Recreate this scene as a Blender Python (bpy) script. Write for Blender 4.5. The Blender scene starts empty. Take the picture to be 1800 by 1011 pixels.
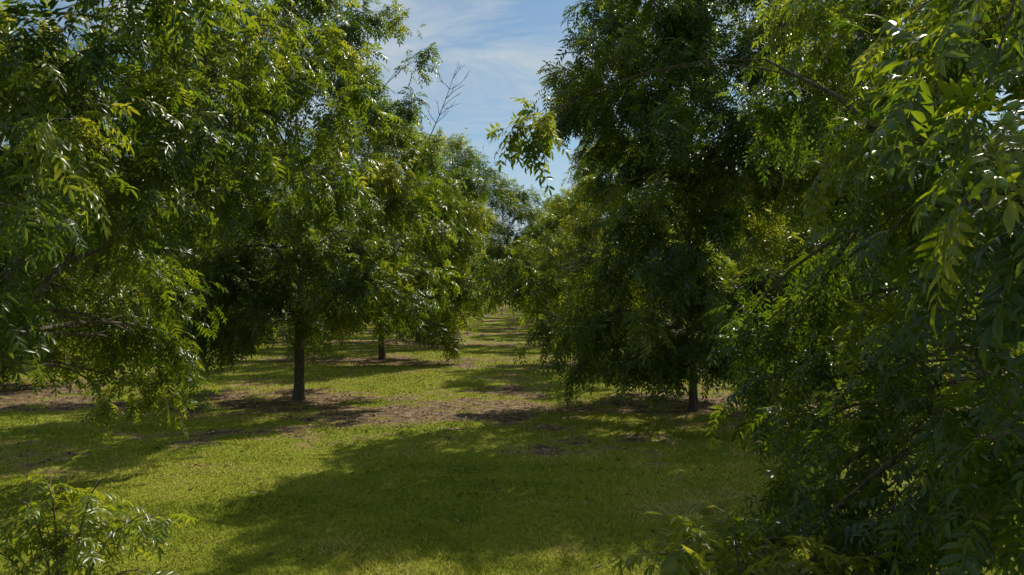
import bpy, math, numpy as np
from mathutils import Vector
scene = bpy.context.scene
COL = scene.collection

# ---------------------------------------------------------------- materials
def new_mat(name):
    m = bpy.data.materials.new(name); m.use_nodes = True
    nt = m.node_tree; nt.nodes.clear()
    return m, nt, nt.nodes, nt.links

def ramp(N, stops, interp='LINEAR'):
    r = N.new('ShaderNodeValToRGB'); cr = r.color_ramp; cr.interpolation = interp
    while len(cr.elements) < len(stops): cr.elements.new(0.5)
    for e, (p, c) in zip(cr.elements, stops):
        e.position = p; e.color = (c[0], c[1], c[2], 1)
    return r

def leaf_material(name, stops, tstops, tfac=0.38, rough=0.42, spec=.4):
    m, nt, N, L = new_mat(name)
    out = N.new('ShaderNodeOutputMaterial')
    at = N.new('ShaderNodeAttribute'); at.attribute_name = 'tint'
    oi = N.new('ShaderNodeObjectInfo')
    ad = N.new('ShaderNodeMath'); ad.operation = 'MULTIPLY_ADD'
    ad.inputs[1].default_value = 0.16
    L.new(oi.outputs['Random'], ad.inputs[0]); L.new(at.outputs['Fac'], ad.inputs[2])
    sb = N.new('ShaderNodeMath'); sb.operation = 'SUBTRACT'; sb.inputs[1].default_value = 0.08
    L.new(ad.outputs[0], sb.inputs[0])
    r1 = ramp(N, stops); L.new(sb.outputs[0], r1.inputs[0])
    p = N.new('ShaderNodeBsdfPrincipled'); p.inputs['Roughness'].default_value = rough
    p.inputs['Specular IOR Level'].default_value = spec
    L.new(r1.outputs[0], p.inputs['Base Color'])
    if tfac > 0:
        r2 = ramp(N, tstops); L.new(sb.outputs[0], r2.inputs[0])
        t = N.new('ShaderNodeBsdfTranslucent'); L.new(r2.outputs[0], t.inputs['Color'])
        mx = N.new('ShaderNodeMixShader'); mx.inputs[0].default_value = tfac
        L.new(p.outputs[0], mx.inputs[1]); L.new(t.outputs[0], mx.inputs[2])
        L.new(mx.outputs[0], out.inputs[0])
    else:
        L.new(p.outputs[0], out.inputs[0])
    return m

M_LEAF = leaf_material('pecan_leaf',
    [(0.0, (0.016, 0.036, 0.005)), (0.45, (0.043, 0.079, 0.009)), (0.8, (0.092, 0.128, 0.012)), (1.0, (0.16, 0.18, 0.02))],
    [(0.0, (0.09, 0.18, 0.008)), (0.5, (0.25, 0.36, 0.011)), (0.85, (0.52, 0.57, 0.022)), (1.0, (0.66, 0.60, 0.045))], 0.42, 0.33, .5)
M_GRASS = leaf_material('grass_blade',
    [(0.0, (0.11, 0.16, 0.012)), (0.4, (0.235, 0.29, 0.024)), (0.75, (0.40, 0.385, 0.055)), (1.0, (0.50, 0.40, 0.15))],
    None, 0, 0.8, .1)
M_LITTER = leaf_material('dry_leaf',
    [(0.0, (0.03, 0.020, 0.010)), (0.5, (0.125, 0.080, 0.038)), (1.0, (0.36, 0.25, 0.13))], None, 0, 0.7, .2)

def bark_material():
    m, nt, N, L = new_mat('pecan_bark')
    out = N.new('ShaderNodeOutputMaterial'); p = N.new('ShaderNodeBsdfPrincipled')
    tc = N.new('ShaderNodeTexCoord'); mp = N.new('ShaderNodeMapping')
    mp.inputs['Scale'].default_value = (9, 9, 2.2); L.new(tc.outputs['Object'], mp.inputs[0])
    n = N.new('ShaderNodeTexNoise'); n.inputs['Scale'].default_value = 3; n.inputs['Detail'].default_value = 8
    L.new(mp.outputs[0], n.inputs[0])
    v = N.new('ShaderNodeTexVoronoi'); v.inputs['Scale'].default_value = 2.5; L.new(mp.outputs[0], v.inputs[0])
    r = ramp(N, [(0.25, (0.03, 0.023, 0.015)), (0.5, (0.085, 0.067, 0.046)), (0.75, (0.18, 0.15, 0.11))])
    L.new(n.outputs[0], r.inputs[0]); L.new(r.outputs[0], p.inputs['Base Color'])
    p.inputs['Roughness'].default_value = 0.9
    ad = N.new('ShaderNodeMath'); L.new(n.outputs[0], ad.inputs[0]); L.new(v.outputs['Distance'], ad.inputs[1])
    b = N.new('ShaderNodeBump'); b.inputs['Strength'].default_value = 0.9; b.inputs['Distance'].default_value = 0.03
    L.new(ad.outputs[0], b.inputs['Height']); L.new(b.outputs[0], p.inputs['Normal'])
    L.new(p.outputs[0], out.inputs[0])
    return m
M_BARK = bark_material()

# ---------------------------------------------------------------- mesh helpers
def mesh_from_numpy(name, verts, loops, totals, tint=None, mat=None, smooth=False):
    me = bpy.data.meshes.new(name)
    verts = np.asarray(verts, dtype=np.float32); loops = np.asarray(loops, dtype=np.int32)
    totals = np.asarray(totals, dtype=np.int32)
    me.vertices.add(len(verts)); me.vertices.foreach_set('co', verts.ravel())
    me.loops.add(len(loops)); me.loops.foreach_set('vertex_index', loops)
    me.polygons.add(len(totals))
    starts = np.concatenate([[0], np.cumsum(totals)[:-1]]).astype(np.int32)
    me.polygons.foreach_set('loop_start', starts)
    try: me.polygons.foreach_set('loop_total', totals)
    except Exception: pass
    me.update(calc_edges=True)
    if smooth: me.polygons.foreach_set('use_smooth', np.ones(len(totals), dtype=bool))
    if tint is not None:
        a = me.attributes.new('tint', 'FLOAT', 'POINT'); a.data.foreach_set('value', np.asarray(tint, dtype=np.float32))
    if mat: me.materials.append(mat)
    return me

class Tubes:
    def __init__(s): s.v = []; s.f = []; s.n = 0
    def add(s, pts, rad, sides=5):
        pts = np.asarray(pts, float); m = len(pts)
        t = np.gradient(pts, axis=0); t /= np.linalg.norm(t, axis=1)[:, None] + 1e-9
        ref = np.array([0.31, 0.95, 0.05]) if abs(t[0][2]) > 0.7 else np.array([0, 0, 1.0])
        u = np.cross(t, ref); u /= np.linalg.norm(u, axis=1)[:, None] + 1e-9
        w = np.cross(t, u)
        a = np.linspace(0, 2*np.pi, sides, endpoint=False)
        ring = pts[:, None] + np.asarray(rad)[:, None, None]*(u[:, None]*np.cos(a)[None, :, None] + w[:, None]*np.sin(a)[None, :, None])
        s.v.append(ring.reshape(-1, 3))
        i = np.arange(m-1)[:, None]*sides; j = np.arange(sides)[None]; j2 = (j+1) % sides
        s.f.append((np.stack([i+j, i+j2, i+sides+j2, i+sides+j], -1).reshape(-1, 4)) + s.n)
        s.n += m*sides
    def mesh(s, name, mat):
        f = np.concatenate(s.f)
        return mesh_from_numpy(name, np.concatenate(s.v), f.ravel(), np.full(len(f), 4), mat=mat, smooth=True)

def nrm(a): return a/(np.linalg.norm(a, axis=-1, keepdims=True)+1e-9)

LOW = (np.array([[0, 0, 0], [.42, -.5, .14], [1, .0, -.12], [.42, .5, .14]]), [[0, 3, 2], [0, 2, 1]])
HIGH = (np.array([[0, 0, 0], [.22, -.40, .10], [.24, 0, .0], [.22, .40, .10],
                  [.6, -.40, .04], [.62, .06, -.06], [.6, .46, .04], [1, .22, -.26]]),
        [[0, 2, 1], [0, 3, 2], [1, 2, 5, 4], [2, 3, 6, 5], [4, 5, 7], [5, 6, 7]])

def compound_leaves(P, D, Ln, ctint, tmpl, npairs, r, wide=0.27, rachis=False):
    """pinnate pecan leaves: P base, D direction, Ln length"""
    K = len(P); D = nrm(D)
    up = np.tile([0, 0, 1.0], (K, 1)) + r.normal(0, .35, (K, 3))
    S = nrm(np.cross(D, up)); droop = r.uniform(.12, .6, K)
    nl = npairs*2+1
    ts = np.concatenate([np.repeat(np.linspace(.26, .92, npairs), 2) + np.tile([0, .03], npairs), [1.0]])
    side = np.concatenate([np.tile([1, -1], npairs), [0]]).astype(float)
    size = np.concatenate([np.repeat(.62+.5*np.sin(np.linspace(.5, 2.3, npairs)), 2)*.9, [.95]])
    T = D[:, None] + np.array([0, 0, -1.0])[None, None]*(2*droop[:, None]*ts[None])[..., None]
    T = nrm(T)
    pos = P[:, None] + D[:, None]*(Ln[:, None]*ts[None])[..., None]
    pos[..., 2] -= droop[:, None]*ts[None]**2*Ln[:, None]
    Sx = np.repeat(S[:, None], nl, 1)
    Nn = nrm(np.cross(Sx, T))
    al = np.where(side == 0, 1.0, .58)
    d = T*al[None, :, None] + Sx*(side*.9)[None, :, None]
    d[..., 2] -= r.uniform(.0, .45, (K, nl))
    d = nrm(d + r.normal(0, .10, d.shape))
    n2 = Nn + r.normal(0, .28, Nn.shape)
    w = nrm(np.cross(n2, d)); n3 = np.cross(d, w)
    ll = (Ln[:, None]*.40*size[None])*r.uniform(.8, 1.15, (K, nl))
    ww = ll*wide
    tv, tf = tmpl
    V = pos[..., None, :] + d[..., None, :]*(ll[..., None]*tv[:, 0])[..., None] \
        + w[..., None, :]*(ww[..., None]*tv[:, 1]*1.0)[..., None] + n3[..., None, :]*(ll[..., None]*tv[:, 2]*.6)[..., None]
    nv = len(tv); V = V.reshape(-1, 3); cnt = K*nl
    fl = np.concatenate([np.array(f) for f in tf]); tot = np.array([len(f) for f in tf])
    loops = (np.arange(cnt)[:, None]*nv + fl[None]).ravel(); totals = np.tile(tot, cnt)
    tint = np.clip(ctint[:, None] + r.normal(0, .10, (K, nl)), 0, 1)
    tint = np.repeat(tint.ravel(), nv)
    if rachis:
        tt = np.array([0, .35, .7, 1.0])
        c = P[:, None] + D[:, None]*(Ln[:, None]*tt[None])[..., None]
        c[..., 2] -= droop[:, None]*tt[None]**2*Ln[:, None]
        hw = .0020
        A = np.stack([c + S[:, None]*hw, c - S[:, None]*hw], 2).reshape(-1, 3)
        base = len(V); f = []
        for q in range(3):
            f.append(np.stack([q*2, q*2+1, q*2+3, q*2+2]))
        f = np.concatenate(f)
        loops = np.concatenate([loops, (base + np.arange(K)[:, None]*8 + f[None]).ravel()])
        totals = np.concatenate([totals, np.full(K*3, 4)])
        V = np.concatenate([V, A]); tint = np.concatenate([tint, np.full(len(A), .8)])
    return V, loops, totals, tint

def bez(a, c, b, n):
    t = np.linspace(0, 1, n)[:, None]
    return (1-t)**2*a + 2*t*(1-t)*c + t*t*b

def auto_clumps(r, n, H, R, zlow=1.9, low=.66):
    zz = np.array([zlow, 3.2, 5.0, 7.0, 9.0, 10.8, H])*1.0
    rr = np.array([low, low*.5+.46, .98, 1.0, .80, .52, .12])*R
    grid = np.linspace(zlow, H, 60); w = np.interp(grid, zz, rr)+.6; w = np.cumsum(w)/w.sum()
    out = []
    for i in range(n):
        z = np.interp((i+.5)/n, w, grid) + r.normal(0, .15)
        a = i*2.39996 + r.normal(0, .35)
        lobes = 1 + .14*math.sin(3*a+z*.9) + .08*math.sin(5*a-z)
        fr = r.choice([.93, .72, .42], p=[.58, .27, .15])*r.uniform(.9, 1.06)
        rad = np.interp(z, zz, rr)*lobes*fr
        out.append((rad*math.cos(a), rad*math.sin(a), max(z, zlow), r.uniform(.58, .95)))
    return out

def spray(r, tb, acc, st, e, sag, nleaf, tintc):
    dd = np.linalg.norm(e-st)
    c2 = (st+e)/2 + np.array([0, 0, sag*dd])
    tp = bez(st, c2, e, 5)
    tb.add(tp, np.linspace(.006, .0022, 5), 3)
    t = 1 - r.uniform(0, .8, nleaf)**1.3*.95; t[0] = 1
    lpz = (1-t)[:, None]**2*st + (2*t*(1-t))[:, None]*c2 + (t*t)[:, None]*e
    td = nrm(e-c2)
    ld = td[None]*.55 + r.normal(0, .6, (nleaf, 3)); ld[:, 2] -= .18
    acc[0].append(lpz); acc[1].append(ld); acc[2].append(np.clip(tintc + r.normal(0, .13, nleaf), 0, 1))

def build_tree_meshes(name, seed, H=12.2, clumps=(), tmpl=LOW, ntwig=15, nleaf=9, npairs=5, leaf_len=.36,
                      trunk_r=.17, rachis=False, wide=.3, low_limb=1.9, tintb=.42):
    r = np.random.default_rng(seed)
    tb = Tubes()
    zs = np.array([-.15, .0, .12, .5, 1.2, 2.0, 3.2, 4.8, 6.6, 8.4, H*.8])
    lead = np.stack([np.cumsum(r.normal(0, .06, len(zs)))*np.clip(zs, 0, 9)/4,
                     np.cumsum(r.normal(0, .06, len(zs)))*np.clip(zs, 0, 9)/4, zs], 1)
    rad = trunk_r*np.array([1.7, 1.42, 1.2, 1.02, .95, .9, .62, .42, .28, .16, .06])
    tb.add(lead, rad, 14)
    lp = lambda z: np.array([np.interp(z, zs, lead[:, 0]), np.interp(z, zs, lead[:, 1]), z])
    nodes = []; nrad = []
    for i in range(10):
        z0 = low_limb + i*.62 + r.uniform(-.15, .15); a = i*2.39996 + r.normal(0, .25)
        reach = r.uniform(2.2, 3.3)*(1 - .035*i); rise = r.uniform(1.2, 3.0)
        s = lp(z0); e = s + np.array([reach*math.cos(a), reach*math.sin(a), rise])
        c = (s+e)/2 + np.array([0, 0, r.uniform(-.1, .6)])
        pts = bez(s, c, e, 9); pts[1:] += r.normal(0, .05, (8, 3))
        rr = np.linspace(trunk_r*.36, .012, 9)
        tb.add(pts, rr, 7)
        nodes += list(pts[2:]); nrad += list(rr[2:])
    for z in np.linspace(low_limb+.3, H*.78, 14):
        nodes.append(lp(z)); nrad.append(trunk_r*.25)
    nodes = np.array(nodes); nrad = np.array(nrad)
    acc = ([], [], [])
    for (cx, cy, cz, cs) in clumps:
        C = np.array([cx, cy, cz])
        pen = np.linalg.norm(nodes - C, axis=1) + .5*np.clip(nodes[:, 2]-cz-.5, 0, 9)
        k = int(np.argmin(pen + r.uniform(0, .6, len(pen))))
        s = nodes[k]; dist = np.linalg.norm(C-s)
        ctl = (s+C)/2 + np.array([0, 0, .20*dist]) + r.normal(0, .08*dist, 3)
        out = nrm(C - ctl); end = C + out*cs*.35
        m = 8; pts = bez(s, ctl, end, m)
        r0 = min(max(nrad[k]*.8, .016), .010+.009*dist)
        if cs < .31: r0 = min(r0, .009)
        tb.add(pts, np.linspace(r0, .004, m), 5)
        hub = pts[int(m*.45):] if cs >= .31 else pts[-2:]
        tintc = np.clip(tintb + r.normal(0, .17), 0, 1)
        nt = max(5, int(ntwig*(cs/.75)**2))
        for q in range(nt):
            st = hub[r.integers(len(hub))]
            off = r.normal(0, 1, 3); off /= np.linalg.norm(off); off *= cs*r.uniform(.35, 1.2); off[2] *= .72
            e = C + off + np.array([0, 0, -.1*cs])
            if np.linalg.norm(e-st) < .08: continue
            spray(r, tb, acc, st, e, .2, nleaf, tintc)
    LP, LD, LT = [np.concatenate(a) for a in acc]
    Ln = leaf_len*r.uniform(.7, 1.2, len(LP))
    V, lo, to, ti = compound_leaves(LP, LD, Ln, LT, tmpl, npairs, r, wide, rachis)
    print(name, 'leaves', len(LP), 'faces', len(to))
    return tb.mesh(name+'_trunk', M_BARK), mesh_from_numpy(name+'_crown', V, lo, to, ti, M_LEAF)

def build_sapling(name, seed, tips, leaf_len=.24, fork=.35, nsp=6, tint=.8, bare=()):
    r = np.random.default_rng(seed); tb = Tubes(); acc = ([], [], [])
    tb.add(np.array([[0, 0, -.1], [0, 0, 0], [.01, .01, fork*.6], [.02, 0, fork]]), [.035, .03, .024, .018], 8)
    for (x, y, z) in tips:
        s = np.array([.01, 0, r.uniform(fork*.5, fork)]); e = np.array([x, y, z])
        c = np.array([x*.30, y*.35, z*1.0])
        pts = bez(s, c, e, 9); tb.add(pts, np.linspace(.012, .004, 9), 5)
        tc_ = np.clip(tint + r.normal(0, .1), 0, 1)
        for q in range(nsp):
            st = pts[r.integers(3, 9)]
            o = nrm(r.normal(0, 1, 3) + nrm(e-c)*.9)*r.uniform(.08, .26); o[2] = min(o[2]*.6, .06)
            spray(r, tb, acc, st, st+o, .1, 4, tc_)
    for pl in bare:
        pl = np.array(pl, float); tb.add(bez(pl[0], pl[1], pl[2], 10), np.linspace(.006, .002, 10), 4)
    LP, LD, LT = [np.concatenate(a) for a in acc]
    LD[:, 2] = LD[:, 2]*.5 + .1
    V, lo, to, ti = compound_leaves(LP, LD, leaf_len*r.uniform(.7, 1.2, len(LP)), LT, HIGH, 5, r, .30, True)
    return tb.mesh(name+'_trunk', M_BARK), mesh_from_numpy(name+'_crown', V, lo, to, ti, M_LEAF)

GROUP = 'pecan trees planted in orchard rows'
def place_tree(meshes, loc, rot=0, sc=(1, 1, 1), label='', proto={}, name='pecan_tree', group=GROUP):
    e = bpy.data.objects.new(name, None); e.empty_display_size = .5
    e.location = loc; e.rotation_euler = (0, 0, rot); e.scale = sc
    COL.objects.link(e)
    e['label'] = label; e['category'] = 'tree'
    if group: e['group'] = group
    key = meshes[0].name
    for nm, me in zip(('trunk', 'crown'), meshes):
        if (key, nm) not in proto:
            o = bpy.data.objects.new(nm, me); proto[(key, nm)] = o
        else:
            o = proto[(key, nm)].copy(); o.name = nm
        COL.objects.link(o); o.parent = e
    return e

# ---------------------------------------------------------------- terrain fields
def vnoise(x, y, seed=0):
    xi = np.floor(x).astype(np.int64); yi = np.floor(y).astype(np.int64)
    fx = x-xi; fy = y-yi; fx = fx*fx*(3-2*fx); fy = fy*fy*(3-2*fy)
    def h(a, b):
        v = (a*374761393 + b*668265263 + seed*974711) & 0xffffffff
        v = ((v ^ (v >> 13))*1274126177) & 0xffffffff
        return ((v ^ (v >> 16)) & 0xffff)/65535.0
    return (h(xi, yi)*(1-fx)+h(xi+1, yi)*fx)*(1-fy) + (h(xi, yi+1)*(1-fx)+h(xi+1, yi+1)*fx)*fy
def fbm(x, y, seed=0, o=4):
    s = 0; a = .5; t = 0
    for i in range(o):
        s = s + a*vnoise(x*2**i, y*2**i, seed+i); t += a; a *= .55
    return s/t
SP = 13.3
def row_d(x, y):
    d = (y + (fbm(x*.2, y*.2, 77, 2)-.5)*4.0 - (19.0 - .186*x)) / SP
    return (d - np.round(d))*SP
def soil_field(x, y):
    d = row_d(x, y)
    cx = (x+6.4)/11.3; cx = (cx-np.round(cx))*11.3
    strip = np.exp(-(np.abs(d)/3.0)**2.5)
    trunk = np.exp(-((cx/3.8)**2 + ((d-.2)/2.8)**2))
    n = fbm(x*.45, y*.6, 3); n2 = fbm(x*1.5, y*2.4, 9)
    worn = .65*np.exp(-((x+2.2)/1.7)**2-((y-18.0)/1.0)**2)
    near = np.clip((y-10.5)/3.0, 0, 1)
    return np.clip((.36*strip + .60*trunk)*near + worn + (n-.5)*1.7*(.5+.5*near) + (n2-.5)*2.0*(.6+.4*near) - .09 - .07*(1-near), 0, 1)
def height(x, y):
    return (fbm(x*.25, y*.25, 21)-.5)*.16*np.exp(-((y-20)/60)**2) + (fbm(x*2, y*2, 5)-.5)*.035*(y < 60)

def axis(lo, hi, step, far, g=1.18):
    a = list(np.arange(lo, hi+1e-6, step)); s = step; v = a[-1]
    while v < far: s *= g; v += s; a.append(v)
    s = step; v = a[0]
    while v > -far: s *= g; v -= s; a.insert(0, v)
    return np.array(a)
gx = axis(-20, 20, .14, 1500); gy = axis(3, 48, .14, 1500)
X, Y = np.meshgrid(gx, gy); Z = height(X, Y)
nx, ny = len(gx), len(gy)
idx = np.arange(nx*ny).reshape(ny, nx)
F = np.stack([idx[:-1, :-1], idx[:-1, 1:], idx[1:, 1:], idx[1:, :-1]], -1).reshape(-1, 4)
gme = mesh_from_numpy('ground', np.stack([X, Y, Z], -1).reshape(-1, 3), F.ravel(), np.full(len(F), 4),
                      tint=soil_field(X, Y).ravel(), smooth=True)
m, nt, N, L = new_mat('orchard_floor')
out = N.new('ShaderNodeOutputMaterial'); p = N.new('ShaderNodeBsdfPrincipled'); p.inputs['Roughness'].default_value = .95
p.inputs['Specular IOR Level'].default_value = .1
tc = N.new('ShaderNodeTexCoord')
def noise(sc, det=6, ro=.6):
    n = N.new('ShaderNodeTexNoise'); n.inputs['Scale'].default_value = sc; n.inputs['Detail'].default_value = det
    n.inputs['Roughness'].default_value = ro; L.new(tc.outputs['Object'], n.inputs[0]); return n
at = N.new('ShaderNodeAttribute'); at.attribute_name = 'tint'
n2 = noise(14, 8, .7); n3 = noise(45, 5, .7); n4 = noise(3.5, 8, .75)
gr = ramp(N, [(.25, (.10, .125, .010)), (.5, (.205, .23, .020)), (.75, (.33, .30, .050))])
L.new(n2.outputs[0], gr.inputs[0])
dry = ramp(N, [(.3, (.17, .15, .035)), (.7, (.36, .28, .10))]); L.new(n3.outputs[0], dry.inputs[0])
so = ramp(N, [(.30, (.05, .031, .017)), (.48, (.15, .096, .054)), (.66, (.40, .30, .19))]); L.new(n4.outputs[0], so.inputs[0])
def mixc(f, a, b):
    x = N.new('ShaderNodeMix'); x.data_type = 'RGBA'
    L.new(f, x.inputs[0]); L.new(a, x.inputs[6]); L.new(b, x.inputs[7]); return x.outputs[2]
s1 = N.new('ShaderNodeMath'); s1.operation = 'MULTIPLY_ADD'; s1.inputs[1].default_value = .7
L.new(n2.outputs[0], s1.inputs[0]); L.new(at.outputs['Fac'], s1.inputs[2])
f1 = ramp(N, [(.46, (0, 0, 0)), (.70, (1, 1, 1))]); L.new(s1.outputs[0], f1.inputs[0])
f2 = ramp(N, [(.70, (0, 0, 0)), (.92, (1, 1, 1))]); L.new(s1.outputs[0], f2.inputs[0])
c = mixc(f1.outputs[0], gr.outputs[0], dry.outputs[0]); c = mixc(f2.outputs[0], c, so.outputs[0])
L.new(c, p.inputs['Base Color'])
b = N.new('ShaderNodeBump'); b.inputs['Strength'].default_value = .8; b.inputs['Distance'].default_value = .03
L.new(n3.outputs[0], b.inputs['Height']); L.new(b.outputs[0], p.inputs['Normal']); L.new(p.outputs[0], out.inputs[0])
gme.materials.append(m)
g = bpy.data.objects.new('ground', gme); COL.objects.link(g); g['kind'] = 'structure'
g['label'] = 'mown grass orchard floor with bare brown soil strips'; g['category'] = 'ground'

def make_grass(n):
    r = np.random.default_rng(11)
    y = 5.0*np.exp(r.uniform(0, 1, n)*math.log(46/5.0)); x = r.uniform(-1, 1, n)*(y*.86+1.2)
    s = soil_field(x, y) + r.normal(0, .10, n)
    keep = s < .40
    keep |= (s < .66) & (r.uniform(0, 1, n) < .22)
    x, y, s = x[keep], y[keep], s[keep]; n = len(x)
    patch = fbm(x*.9, y*.9, 33); fine = fbm(x*4, y*4, 44)
    h = (.011 + .036*patch*fine*2)*r.uniform(.6, 1.4, n)*(1+.015*y); wd = (.0033 + .00036*y)*r.uniform(.7, 1.3, n)
    a = r.uniform(0, 2*np.pi, n); la = r.uniform(0, 2*np.pi, n); lean = r.uniform(.4, 1.7, n)*h
    z = height(x, y) - .003
    dx, dy = np.cos(a)*wd, np.sin(a)*wd
    V = np.stack([np.stack([x-dx, y-dy, z], -1), np.stack([x+dx, y+dy, z], -1),
                  np.stack([x+np.cos(la)*lean, y+np.sin(la)*lean, z+h], -1)], 1).reshape(-1, 3)
    t = np.clip(.14 + 1.5*(fbm(x*.3, y*.5, 55)-.25) + .7*(fbm(x*1.3, y*1.8, 66)-.5) + .3*(fine-.5) + .35*np.clip(s, 0, 1) + r.normal(0, .09, n), 0, 1)
    return mesh_from_numpy('grass', V, np.arange(3*n), np.full(n, 3), np.repeat(t, 3), M_GRASS)
go = bpy.data.objects.new('grass', make_grass(700000)); COL.objects.link(go); go['kind'] = 'stuff'
go['label'] = 'short green mown grass covering the orchard floor'; go['category'] = 'grass'

def make_litter(n):
    r = np.random.default_rng(12)
    y = 6.0*np.exp(r.uniform(0, 1, n)*math.log(60/6.0)); x = r.uniform(-1, 1, n)*(y*.86+1)
    s = soil_field(x, y); keep = r.uniform(0, 1, n) < np.clip(.04+(s-.2)*1.3, .03, .9)
    x, y = x[keep], y[keep]; n = len(x)
    z = height(x, y)+.008; a = r.uniform(0, 2*np.pi, n); l = r.uniform(.02, .055, n)*(1+.012*y); w = l*r.uniform(.18, .4, n)
    d = np.stack([np.cos(a), np.sin(a), r.normal(0, .3, n)], -1)*l[:, None]
    q = np.stack([-np.sin(a), np.cos(a), r.normal(0, .5, n)], -1)*w[:, None]
    c = np.stack([x, y, z+.01], -1)
    V = np.stack([c-d, c-q, c+d, c+q], 1).reshape(-1, 3)
    return mesh_from_numpy('leaf_litter', V, np.arange(4*n), np.full(n, 4), np.repeat(np.clip(r.normal(.45, .27, n), 0, 1), 4), M_LITTER)
lo = bpy.data.objects.new('leaf_litter', make_litter(90000)); COL.objects.link(lo); lo['kind'] = 'stuff'
lo['label'] = 'dry brown fallen leaves and twigs on bare soil'; lo['category'] = 'leaf litter'

# ---------------------------------------------------------------- trees
def local(base, lst): return [(x-base[0], y-base[1], z, s) for x, y, z, s in lst]
r0 = np.random.default_rng(5)

bNL = (-6.4, 7.5)
cNL = [(-4.14, 6, 5.3, .75), (-4.28, 8, 6.2, .9), (-3.55, 9, 6.45, .9), (-2.75, 10, 5.95, .8), (-2.9, 11, 7.2, .8),
       (-2.5, 10, 5.1, .5), (-3.45, 9, 5.05, .75), (-3.95, 8, 5.3, .8), (-3.95, 6, 4.55, .65), (-3.95, 5.4, 3.8, .4),
       (-4.3, 5.8, 3.15, .4), (-4.5, 6.4, 2.75, .38), (-3.95, 9, 4.4, .65), (-3.1, 10.5, 4.75, .5), (-4.6, 8, 4.2, .7),
       (-5.45, 10, 3.6, .7), (-6.5, 11, 2.8, .75), (-6.9, 12, 1.85, .65), (-6.1, 12.4, 1.9, .6), (-7.4, 11.5, 1.9, .55),
       (-5.7, 12, 3.1, .75), (-5.9, 7.6, 3.4, .7), (-6.6, 8.5, 3.2, .7), (-5.2, 9, 5.5, .9), (-4.6, 10.5, 6.8, .9), (-4.9, 11, 4.7, .8),
       (-7.6, 10.6, 2.6, .6), (-8.0, 11.6, 2.9, .7), (-6.0, 11.5, 2.5, .6), (-6.8, 10.6, 3.9, .9), (-6.0, 9.6, 4.6, .9), (-5.5, 11.8, 2.2, .55), (-6.6, 11.6, 2.3, .7),
       (-6.4, 12.4, 1.3, .5), (-7.1, 12.0, 1.2, .45), (-5.8, 12.2, 1.6, .45), (-3.4, 6.6, 6.0, .7), (-4.9, 6.8, 4.4, .8), (-5.0, 6.8, 5.6, .8), (-3.8, 7.2, 4.3, .6), (-3.5, 7.4, 4.9, .6)]
au = []
for (x, y, z, s) in auto_clumps(r0, 62, 12.2, 4.9, 2.6, .8):
    wx, wy = x+bNL[0], y+bNL[1]
    if wy < 1.5 or math.hypot(wx, wy) < 3.6: continue
    if wx/wy > -.62 and z < 4.9: continue
    if wx/wy > -.36: continue
    au.append((x, y, z, s))
meNL = build_tree_meshes('near_west', 21, 12.2, local(bNL, cNL)+au, HIGH, 16, 8, 5, .285, rachis=True, wide=.33, tintb=.42)

bNR = (4.9, 5.4)
cNR = [(2.1, 3, 4.0, .4), (1.95, 2.6, 3.6, .32), (2.2, 3.2, 3.5, .4), (2.8, 4.5, 3.4, .6), (2.15, 3, 3.15, .35),
       (3.2, 5.5, 3.9, .7), (3.3, 6, 4.4, .7), (3.2, 5, 4.2, .6), (3.5, 6, 5.0, .7), (3.4, 5, 5.0, .6), (3.8, 7.5, 5.9, .8),
       (3.35, 8, 2.85, .55), (3.1, 8, 2.3, .5), (2.85, 8.4, 2.5, .4), (3.2, 7, 2.4, .55), (3.2, 6, 3.0, .6), (2.8, 5, 2.5, .5),
       (2.6, 4, 2.75, .4), (2.7, 5.5, 2.1, .5), (2.7, 4.5, 2.2, .5), (2.5, 3.5, 2.35, .35), (2.6, 5.5, 1.65, .45),
       (2.55, 4.5, 1.7, .42), (2.7, 4, 1.9, .4), (2.6, 4.8, 1.3, .4), (2.6, 4, 1.5, .36), (2.65, 3.5, 1.85, .32), (2.9, 6.5, 1.75, .5),
       (3.4, 6.5, 1.5, .6), (3.3, 5.5, 1.3, .6), (3.9, 7.5, 2.2, .7), (3.9, 8, 3.4, .7), (3.6, 7, 3.7, .7), (3.1, 4.4, 1.0, .5),
       (4.0, 9, 6.7, .8), (4.4, 8, 6.4, .8), (3.7, 8.5, 5.2, .8), (4.6, 7.5, 5.4, .8), (3.2, 9.2, 5.6, .6), (4.8, 9.2, 7.6, .9),
       (2.85, 8.8, 2.5, .45), (3.0, 8.6, 1.9, .5), (2.75, 7.6, 1.9, .4), (3.5, 9, 2.2, .6), (2.9, 7.4, 1.5, .45), (3.6, 8.6, 1.5, .55),
       (3.6, 5.2, 5.2, .6), (4.2, 6, 5.8, .7), (3.2, 4.4, 5.0, .5), (2.7, 3.6, 4.5, .4), (4.6, 6.6, 6.4, .8),
       (2.45, 5.6, 1.2, .42), (2.2, 5.0, 1.05, .36), (1.95, 4.9, 1.2, .32), (2.5, 6.3, 1.2, .45), (2.9, 7.2, 1.0, .5), (2.4, 4.6, .95, .4),
       (.26, 8, 5.05, .27), (.12, 8, 4.9, .22)]
au = []
for (x, y, z, s) in auto_clumps(r0, 54, 11.5, 4.7, 1.9, .8):
    wx, wy = x+bNR[0], y+bNR[1]
    if wy < 1.0 or math.hypot(wx, wy) < 3.6: continue
    if wx/wy < .55: continue
    au.append((x, y, z, s*.95))
meNR = build_tree_meshes('near_east', 22, 11.5, local(bNR, cNR)+au, HIGH, 15, 7, 5, .29, rachis=True, wide=.33, tintb=.44)

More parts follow.
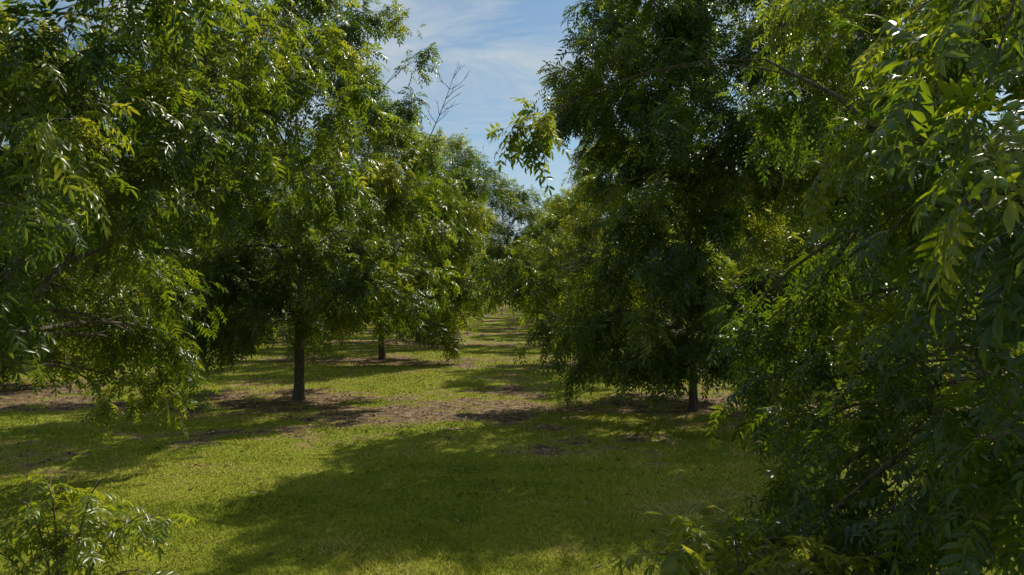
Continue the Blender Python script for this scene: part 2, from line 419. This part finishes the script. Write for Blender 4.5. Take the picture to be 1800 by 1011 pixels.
bR1 = (4.9, 18.7)
cR1 = [(1.3, 16, 7.9, .45), (1.1, 16, 7.3, .32), (1.6, 16, 8.9, .5), (2.2, 16.5, 9.7, .6), (2.0, 16, 7.4, .6),
       (2.3, 17, 5.7, .6), (1.75, 16, 1.5, .5), (1.5, 16.6, 2.0, .5), (2.5, 15, 1.5, .65), (3.0, 14, 3.6, .8), (2.0, 16, 3.4, .8),
       (2.9, 14.6, 5.2, .8), (3.2, 14, 6.6, .8), (2.6, 16, 10.6, .7), (3.6, 17, 11.9, .8), (3.4, 14.6, 1.6, .7), (4.3, 14, 2.0, .65), (5.2, 14, 2.1, .7),
       (4.0, 15, 3.2, .9), (4.9, 15.5, 2.9, .9), (5.8, 15.2, 3.2, .9), (4.4, 14.6, 4.8, .9), (5.6, 14.5, 5.4, .9), (6.5, 15, 2.0, .8), (3.2, 15.4, 1.8, .8),
       (4.4, 15.2, 7.2, .9), (5.5, 15.5, 8.4, .9), (4.2, 16, 9.4, .9), (6.8, 16, 7.2, .9), (6.6, 16.5, 9.6, .9), (5.2, 17, 11.2, .9), (7.4, 17.5, 11.2, .9),
       (7.4, 15.6, 5.4, .9), (8.2, 16.5, 3.6, .9), (8.4, 16.8, 8.4, .9), (2.9, 17.5, 1.6, .7), (3.6, 17, 1.7, .6), (6.3, 18, 1.9, .7), (4.7, 20.4, 1.8, .8), (3.2, 19.5, 1.7, .8),
       (4.6, 16.2, 1.9, .6), (5.4, 16.2, 1.9, .6), (2.3, 16, 2.2, .7), (2.7, 14.2, 2.4, .6), (4.0, 13.6, 2.5, .6), (6, 20.5, 1.8, .8),
       (2.1, 17.5, 1.4, .6), (3.4, 16, 1.35, .5), (6.2, 16.4, 1.5, .6), (5.6, 21, 1.5, .8), (3.8, 21.4, 1.5, .8), (7.2, 18.5, 1.5, .8), (2.4, 20, 1.5, .8),
       (2.5, 15.6, 8.6, .8), (3.5, 15, 8.3, .9), (3.2, 15.6, 10.0, .8), (4.2, 16.5, 10.8, .8), (5.8, 16, 10.6, .8), (2.8, 15.2, 7.4, .8),
       (2.9, 16.4, 6.3, .9), (3.6, 17.2, 7.6, .9), (4.6, 18.4, 9.6, 1.0), (5.2, 19.4, 10.8, 1.0), (5.2, 15, 6.8, .8), (6.4, 15.4, 6.4, .8),  # includes clumps added to block sun falling on a patch of lawn
       (4.3, 16.5, 6.3, .9), (4.8, 17, 6.0, .9), (5.2, 16.5, 6.8, .9), (3.7, 15.6, 6.0, .8), (4.9, 15.6, 5.8, .8),
       (7.2, 13.9, 6.8, .9), (6.3, 13.8, 5.8, .9), (5.6, 13.8, 6.6, .8), (6.6, 14.2, 8.2, .9), (8.2, 14.4, 8, .9), (7.4, 14.2, 9.2, .9)]  # outlying clumps added to cast shade on the near eastern lawn
au = [c for c in auto_clumps(r0, 92, 13.0, 5.0, 1.8, .9) if not (c[0] < -2.9 and 4.2 < c[2] < 8)]
meR1 = build_tree_meshes('mid_east', 23, 13, local(bR1, cR1)+au, LOW, 15, 9, 5, .37, trunk_r=.11, tintb=.40, wide=.32)
bL1 = (-6.4, 20.8)
cL1 = [(-2.6, 20, 10.1, .5), (-3.2, 20, 11.2, .6), (-2.9, 19.5, 8.6, .6), (-7.4, 18, 2.3, .55), (-8.4, 18.5, 2.0, .6), (-4.6, 18, 3.4, .8),
       (-6.2, 18.6, 3.3, .8), (-7.4, 18.4, 3.7, .8), (-5.3, 18.2, 4.0, .8), (-6.4, 17.6, 5.2, .9), (-4.8, 18.2, 5.8, .9), (-7.6, 17.8, 5.6, .9),
       (-6.2, 17.8, 6.8, .9), (-4.6, 18.4, 7.6, .9), (-5.8, 18.4, 8.8, .9), (-7.4, 18.4, 8.0, .9), (-5.4, 20.3, 2.9, .8), (-7.2, 20.2, 2.9, .8),
       (-9.6, 19.4, 2.2, .8), (-8.9, 18.2, 3.2, .8), (-4.4, 19.4, 11.0, .8), (-5.8, 19.6, 12.0, .8), (-3.4, 19.6, 3.6, .8), (-3.1, 19.4, 5.6, .8),
       (-6.9, 19.2, 2.3, .5), (-5.8, 19.2, 2.4, .5), (-8.0, 20, 2.0, .7), (-9.0, 21.5, 1.6, .8), (-10.4, 21, 1.6, .8), (-8.4, 17.4, 1.9, .6)]
meL1 = build_tree_meshes('mid_west', 24, 12.8, local(bL1, cL1)+auto_clumps(r0, 84, 12.8, 4.6, 2.4, .8), LOW, 15, 9, 5, .37, trunk_r=.15, low_limb=2.2, tintb=.46, wide=.32)
bL2 = (-6.4, 34.1)
cL2 = [(-2.9, 31.5, 1.2, .8), (-3.4, 30.5, 1.5, .8), (-4.2, 30.2, 1.8, .8), (-2.6, 32.5, 2.2, .9), (-2.2, 32, 3.6, .9), (-3.4, 30.4, 3.2, .9),
       (-4.6, 30.4, 3.4, .9), (-5.6, 30.4, 4.2, .9), (-7.2, 30.2, 2.4, .9), (-8.3, 30.6, 1.6, .9), (-9.4, 31.5, 1.3, .9), (-6.4, 30.0, 3.0, .9),
       (-2.8, 31.4, .9, .6), (-10.5, 33, 1.4, .9), (-1.9, 32, 5.4, .9), (-1.7, 33, 7.2, .9), (-3.6, 30.4, 5.6, .9), (-3.0, 31, 8.6, .9), (-1.6, 33, 8.6, .8), (-2.2, 33, 9.8, .8)]
meL2 = build_tree_meshes('next_west', 25, 12.6, local(bL2, cL2)+auto_clumps(r0, 95, 12.6, 4.9, 2.0, .85), LOW, 14, 8, 4, .42, trunk_r=.15, wide=.34, tintb=.52)
bL3 = (-6.4, 47.4)
cL3 = [(-1.6, 46, 11.6, .9), (-.6, 47, 11.0, .9), (.3, 48, 10.3, .9), (-.9, 46, 9.8, 1.0), (.2, 47, 9.0, 1.0), (1.0, 48, 9.0, .9), (-1.4, 46, 8.2, 1.0),
       (-.2, 47, 7.6, 1.0), (.8, 48, 7.4, 1.0), (-1.0, 46, 6.4, 1.0), (.2, 48, 6.2, 1.0), (-2.6, 45, 12.2, 1.0), (-3.6, 45, 13.4, 1.0), (-2.4, 46, 10, 1.0), (-5, 46, 13.8, .9),
       (1.4, 48, 10.2, .9), (1.9, 49, 9.2, .9), (1.9, 48, 7.9, 1.0), (1.4, 48, 6.6, 1.0)]
meL3 = build_tree_meshes('third_west', 26, 13.5, local(bL3, cL3)+auto_clumps(r0, 100, 13.5, 5.2, 1.5, .62), LOW, 14, 8, 4, .44, trunk_r=.17, wide=.36, tintb=.52)
VAR = []
for k in range(3):
    VAR.append(build_tree_meshes('row_tree_%d' % k, 40+k, 12.2, auto_clumps(r0, 100, 12.2, 5.0, [1.1, 1.4, 1.0][k], .60), LOW, 13, 8, 4, .42, wide=.34, tintb=.56))

LB = 'leafy green pecan tree with drooping skirt on grass'
place_tree(meNL, (*bNL, 0), label='large pecan tree with long leafy branches hanging over grass')
tNR = place_tree(meNR, (*bNR, 0), label='dark dense pecan tree with low branches and green nuts')
place_tree(meR1, (*bR1, 0), label='broad dark pecan tree shading bare brown soil')
place_tree(meL1, (*bL1, 0), label='pecan tree with straight bare grey trunk on brown soil')
place_tree(meL3, (*bL3, 0), label='tall pecan tree leaning over the grass lane')
t2 = place_tree(meL2, (*bL2, 0), label='pecan tree with low skirt and a dead bare branch on top')
tb = Tubes()
def wl(*p): return np.array([p[0]-bL2[0], p[1]-bL2[1], p[2]])
A0, A1, A2 = wl(-4.6, 32, 9.2), wl(-3.4, 30.4, 10.2), wl(-2.45, 30, 13.0)
mp_ = bez(A0, A1, A2, 14); tb.add(mp_, np.linspace(.035, .008, 14), 6)
rb = np.random.default_rng(3)
for i in (7, 8, 9, 10, 11, 12):
    for q in range(2):
        s = mp_[i]; e = s + np.array([rb.uniform(-.6, 1.1), rb.uniform(-.4, .4), rb.uniform(.25, .9)])
        c_ = (s+e)/2+rb.normal(0, .12, 3); tp = bez(s, c_, e, 6); tb.add(tp, np.linspace(.014, .006, 6), 4)
        e2 = tp[3] + np.array([rb.uniform(-.4, .4), 0, rb.uniform(.15, .5)]); tb.add(bez(tp[3], (tp[3]+e2)/2+.04, e2, 4), np.linspace(.009, .005, 4), 3)
ob = bpy.data.objects.new('dead_branch', tb.mesh('dead_branch', M_BARK)); COL.objects.link(ob); ob.parent = t2
ob['label'] = 'leafless dead grey branch'

# green nuts on the near eastern tree
mn, ntn, Nn_, Ln_ = new_mat('green_husk')
on = Nn_.new('ShaderNodeOutputMaterial'); pn = Nn_.new('ShaderNodeBsdfPrincipled'); pn.inputs['Roughness'].default_value = .5
nn = Nn_.new('ShaderNodeTexNoise'); nn.inputs['Scale'].default_value = 60; rn = ramp(Nn_, [(.3, (.07, .13, .02)), (.7, (.15, .21, .04))])
Ln_.new(nn.outputs[0], rn.inputs[0]); Ln_.new(rn.outputs[0], pn.inputs['Base Color']); Ln_.new(pn.outputs[0], on.inputs[0])
th = np.linspace(0, np.pi, 11); ph = np.linspace(0, 2*np.pi, 16, endpoint=False)
TH, PH = np.meshgrid(th, ph, indexing='ij')
rr_ = .0145*np.sin(TH)**.85*(1+.10*np.abs(np.cos(2*PH))); zz_ = -.024*np.cos(TH)
nv_ = np.stack([rr_*np.cos(PH), rr_*np.sin(PH), zz_], -1).reshape(-1, 3)
ii = np.arange(10)[:, None]*16; jj = np.arange(16)[None]
nf = np.stack([ii+jj, ii+(jj+1) % 16, ii+16+(jj+1) % 16, ii+16+jj], -1).reshape(-1, 4)
nme = mesh_from_numpy('nut', nv_, nf.ravel(), np.full(len(nf), 4), mat=mn, smooth=True)
for (x, y, z, a) in [(1.70, 2.36, 3.62, .3), (1.73, 2.38, 3.60, -.4), (1.71, 2.35, 3.66, .9), (1.66, 2.4, 3.42, .4), (1.69, 2.38, 3.40, -.5)]:
    o = bpy.data.objects.new('nut', nme); COL.objects.link(o); o.parent = tNR
    o.location = (x-bNR[0], y-bNR[1], z); o.rotation_euler = (a, a*.7, a)

for ci, xr in enumerate([-6.4, 4.9, -17.7, 16.2, -29.0, 27.5, -40.3]):
    for k in range(0, 18):
        y = 19.6 - .186*xr + SP*k
        if ci < 2 and k == 0: continue
        if ci == 0 and k in (1, 2): continue
        if ci >= 2 and k > 6: continue
        if abs(xr)/y > .9: continue
        rr = r0.uniform(0, 6.28); s = r0.uniform(.95, 1.1)
        sx = s; ox = 0
        if ci == 1 and k == 1: s = .88; sx = .84; ox = .4
        if ci == 1 and k == 2: s = .88; sx = .86; ox = .3
        if ci == 1 and k == 3: s = .95; sx = 1.0
        if ci == 1 and 4 <= k < 8: s = 1.1; sx = 1.10
        if ci == 0 and 3 <= k <= 7: s = 1.14; sx = 1.10
        if ci < 2 and k >= 8: sx *= .94
        place_tree(VAR[int(r0.integers(3))], (xr + ox + r0.normal(0, .25), y + r0.normal(0, .3), 0), rr, (sx, sx, s), LB)
for xx in (-12, -1, 9):
    place_tree(VAR[int(r0.integers(3))], (xx, 262, 0), xx, (1.1, 1.1, 1.1), LB)

sapl = build_sapling('west_sapling', 61, [(-.15, .1, 1.6), (.25, .15, 1.68), (.48, .2, 1.35), (-.2, .3, 1.3), (.1, -.1, 1.35), (.55, 0, 1.05), (-.45, .2, 1.5), (-.55, 0, 1.2)],
    bare=[((0, 0, .4), (-.5, .1, 1.6), (-.25, .2, 2.3)), ((0, 0, .4), (-.1, .2, 1.6), (-.75, .3, 1.95))])
sapr = build_sapling('east_sapling', 62, [(-.3, .1, 1.5), (-.55, .1, 1.4), (-.05, .2, 1.6), (.2, .1, 1.5), (.35, -.1, 1.35), (.6, .1, 1.42), (-.35, -.1, 1.25), (.0, 0, 1.35), (.8, 0, 1.3), (1.0, .1, 1.15)], .28, tint=.95)  # leaf tint raised to stand in for sunlight lost under the near tree
place_tree(sapl, (-3.25, 5.0, 0), label='low bright green pecan sapling with loose leafy shoots', name='pecan_sapling', group=None)
place_tree(sapr, (1.45, 4.3, 0), label='low pecan sapling with yellow-green glossy leaves', name='pecan_sapling', group=None)

# ---------------------------------------------------------------- sky, sun
S = Vector((.57, .76, 1.05)).normalized()
el = math.asin(S.z); az = math.atan2(S.x, S.y)
w = bpy.data.worlds.new('World'); scene.world = w; w.use_nodes = True
N = w.node_tree.nodes; L = w.node_tree.links; N.clear()
out = N.new('ShaderNodeOutputWorld'); bg = N.new('ShaderNodeBackground'); bg.inputs[1].default_value = .10
sky = N.new('ShaderNodeTexSky'); sky.sky_type = 'NISHITA'; sky.sun_disc = False
sky.sun_elevation = el; sky.sun_rotation = az; sky.ozone_density = 1.6; sky.dust_density = .6
mu = N.new('ShaderNodeMix'); mu.data_type = 'RGBA'; mu.blend_type = 'MULTIPLY'; mu.inputs[0].default_value = 1
mu.inputs[7].default_value = (.86, 1.0, .98, 1); L.new(sky.outputs[0], mu.inputs[6])
tc = N.new('ShaderNodeTexCoord'); mp = N.new('ShaderNodeMapping'); mp.inputs['Scale'].default_value = (1.6, 1.6, 6.5)
mp.inputs['Rotation'].default_value = (0, .35, 0)
L.new(tc.outputs['Generated'], mp.inputs[0])
n = N.new('ShaderNodeTexNoise'); n.inputs['Scale'].default_value = 2.2; n.inputs['Detail'].default_value = 9
n.inputs['Roughness'].default_value = .62; n.inputs['Distortion'].default_value = .7; L.new(mp.outputs[0], n.inputs[0])
cr = ramp(N, [(.38, (.0, .0, .0)), (.62, (.9, .9, .9))]); L.new(n.outputs[0], cr.inputs[0])
mx = N.new('ShaderNodeMix'); mx.data_type = 'RGBA'; mx.inputs[7].default_value = (5.2, 6.0, 6.6, 1)
L.new(cr.outputs[0], mx.inputs[0]); L.new(mu.outputs[2], mx.inputs[6])
L.new(mx.outputs[2], bg.inputs[0]); L.new(bg.outputs[0], out.inputs[0])
ld = bpy.data.lights.new('sun', 'SUN'); ld.energy = 5; ld.angle = math.radians(.5); ld.color = (1, .94, .80)
lo = bpy.data.objects.new('sun', ld); lo.rotation_euler = S.to_track_quat('Z', 'Y').to_euler(); lo.location = (0, 0, 40); COL.objects.link(lo)

cam = bpy.data.cameras.new('camera'); co = bpy.data.objects.new('camera', cam); COL.objects.link(co)
co.location = (0, 0, 3.0); co.rotation_euler = (math.radians(90.92), 0, 0)
cam.sensor_width = 36; cam.lens = 24.3; cam.clip_end = 4000; cam.clip_start = .05
scene.camera = co
scene.view_settings.view_transform = 'Standard'; scene.view_settings.look = 'None'; scene.view_settings.exposure = 0
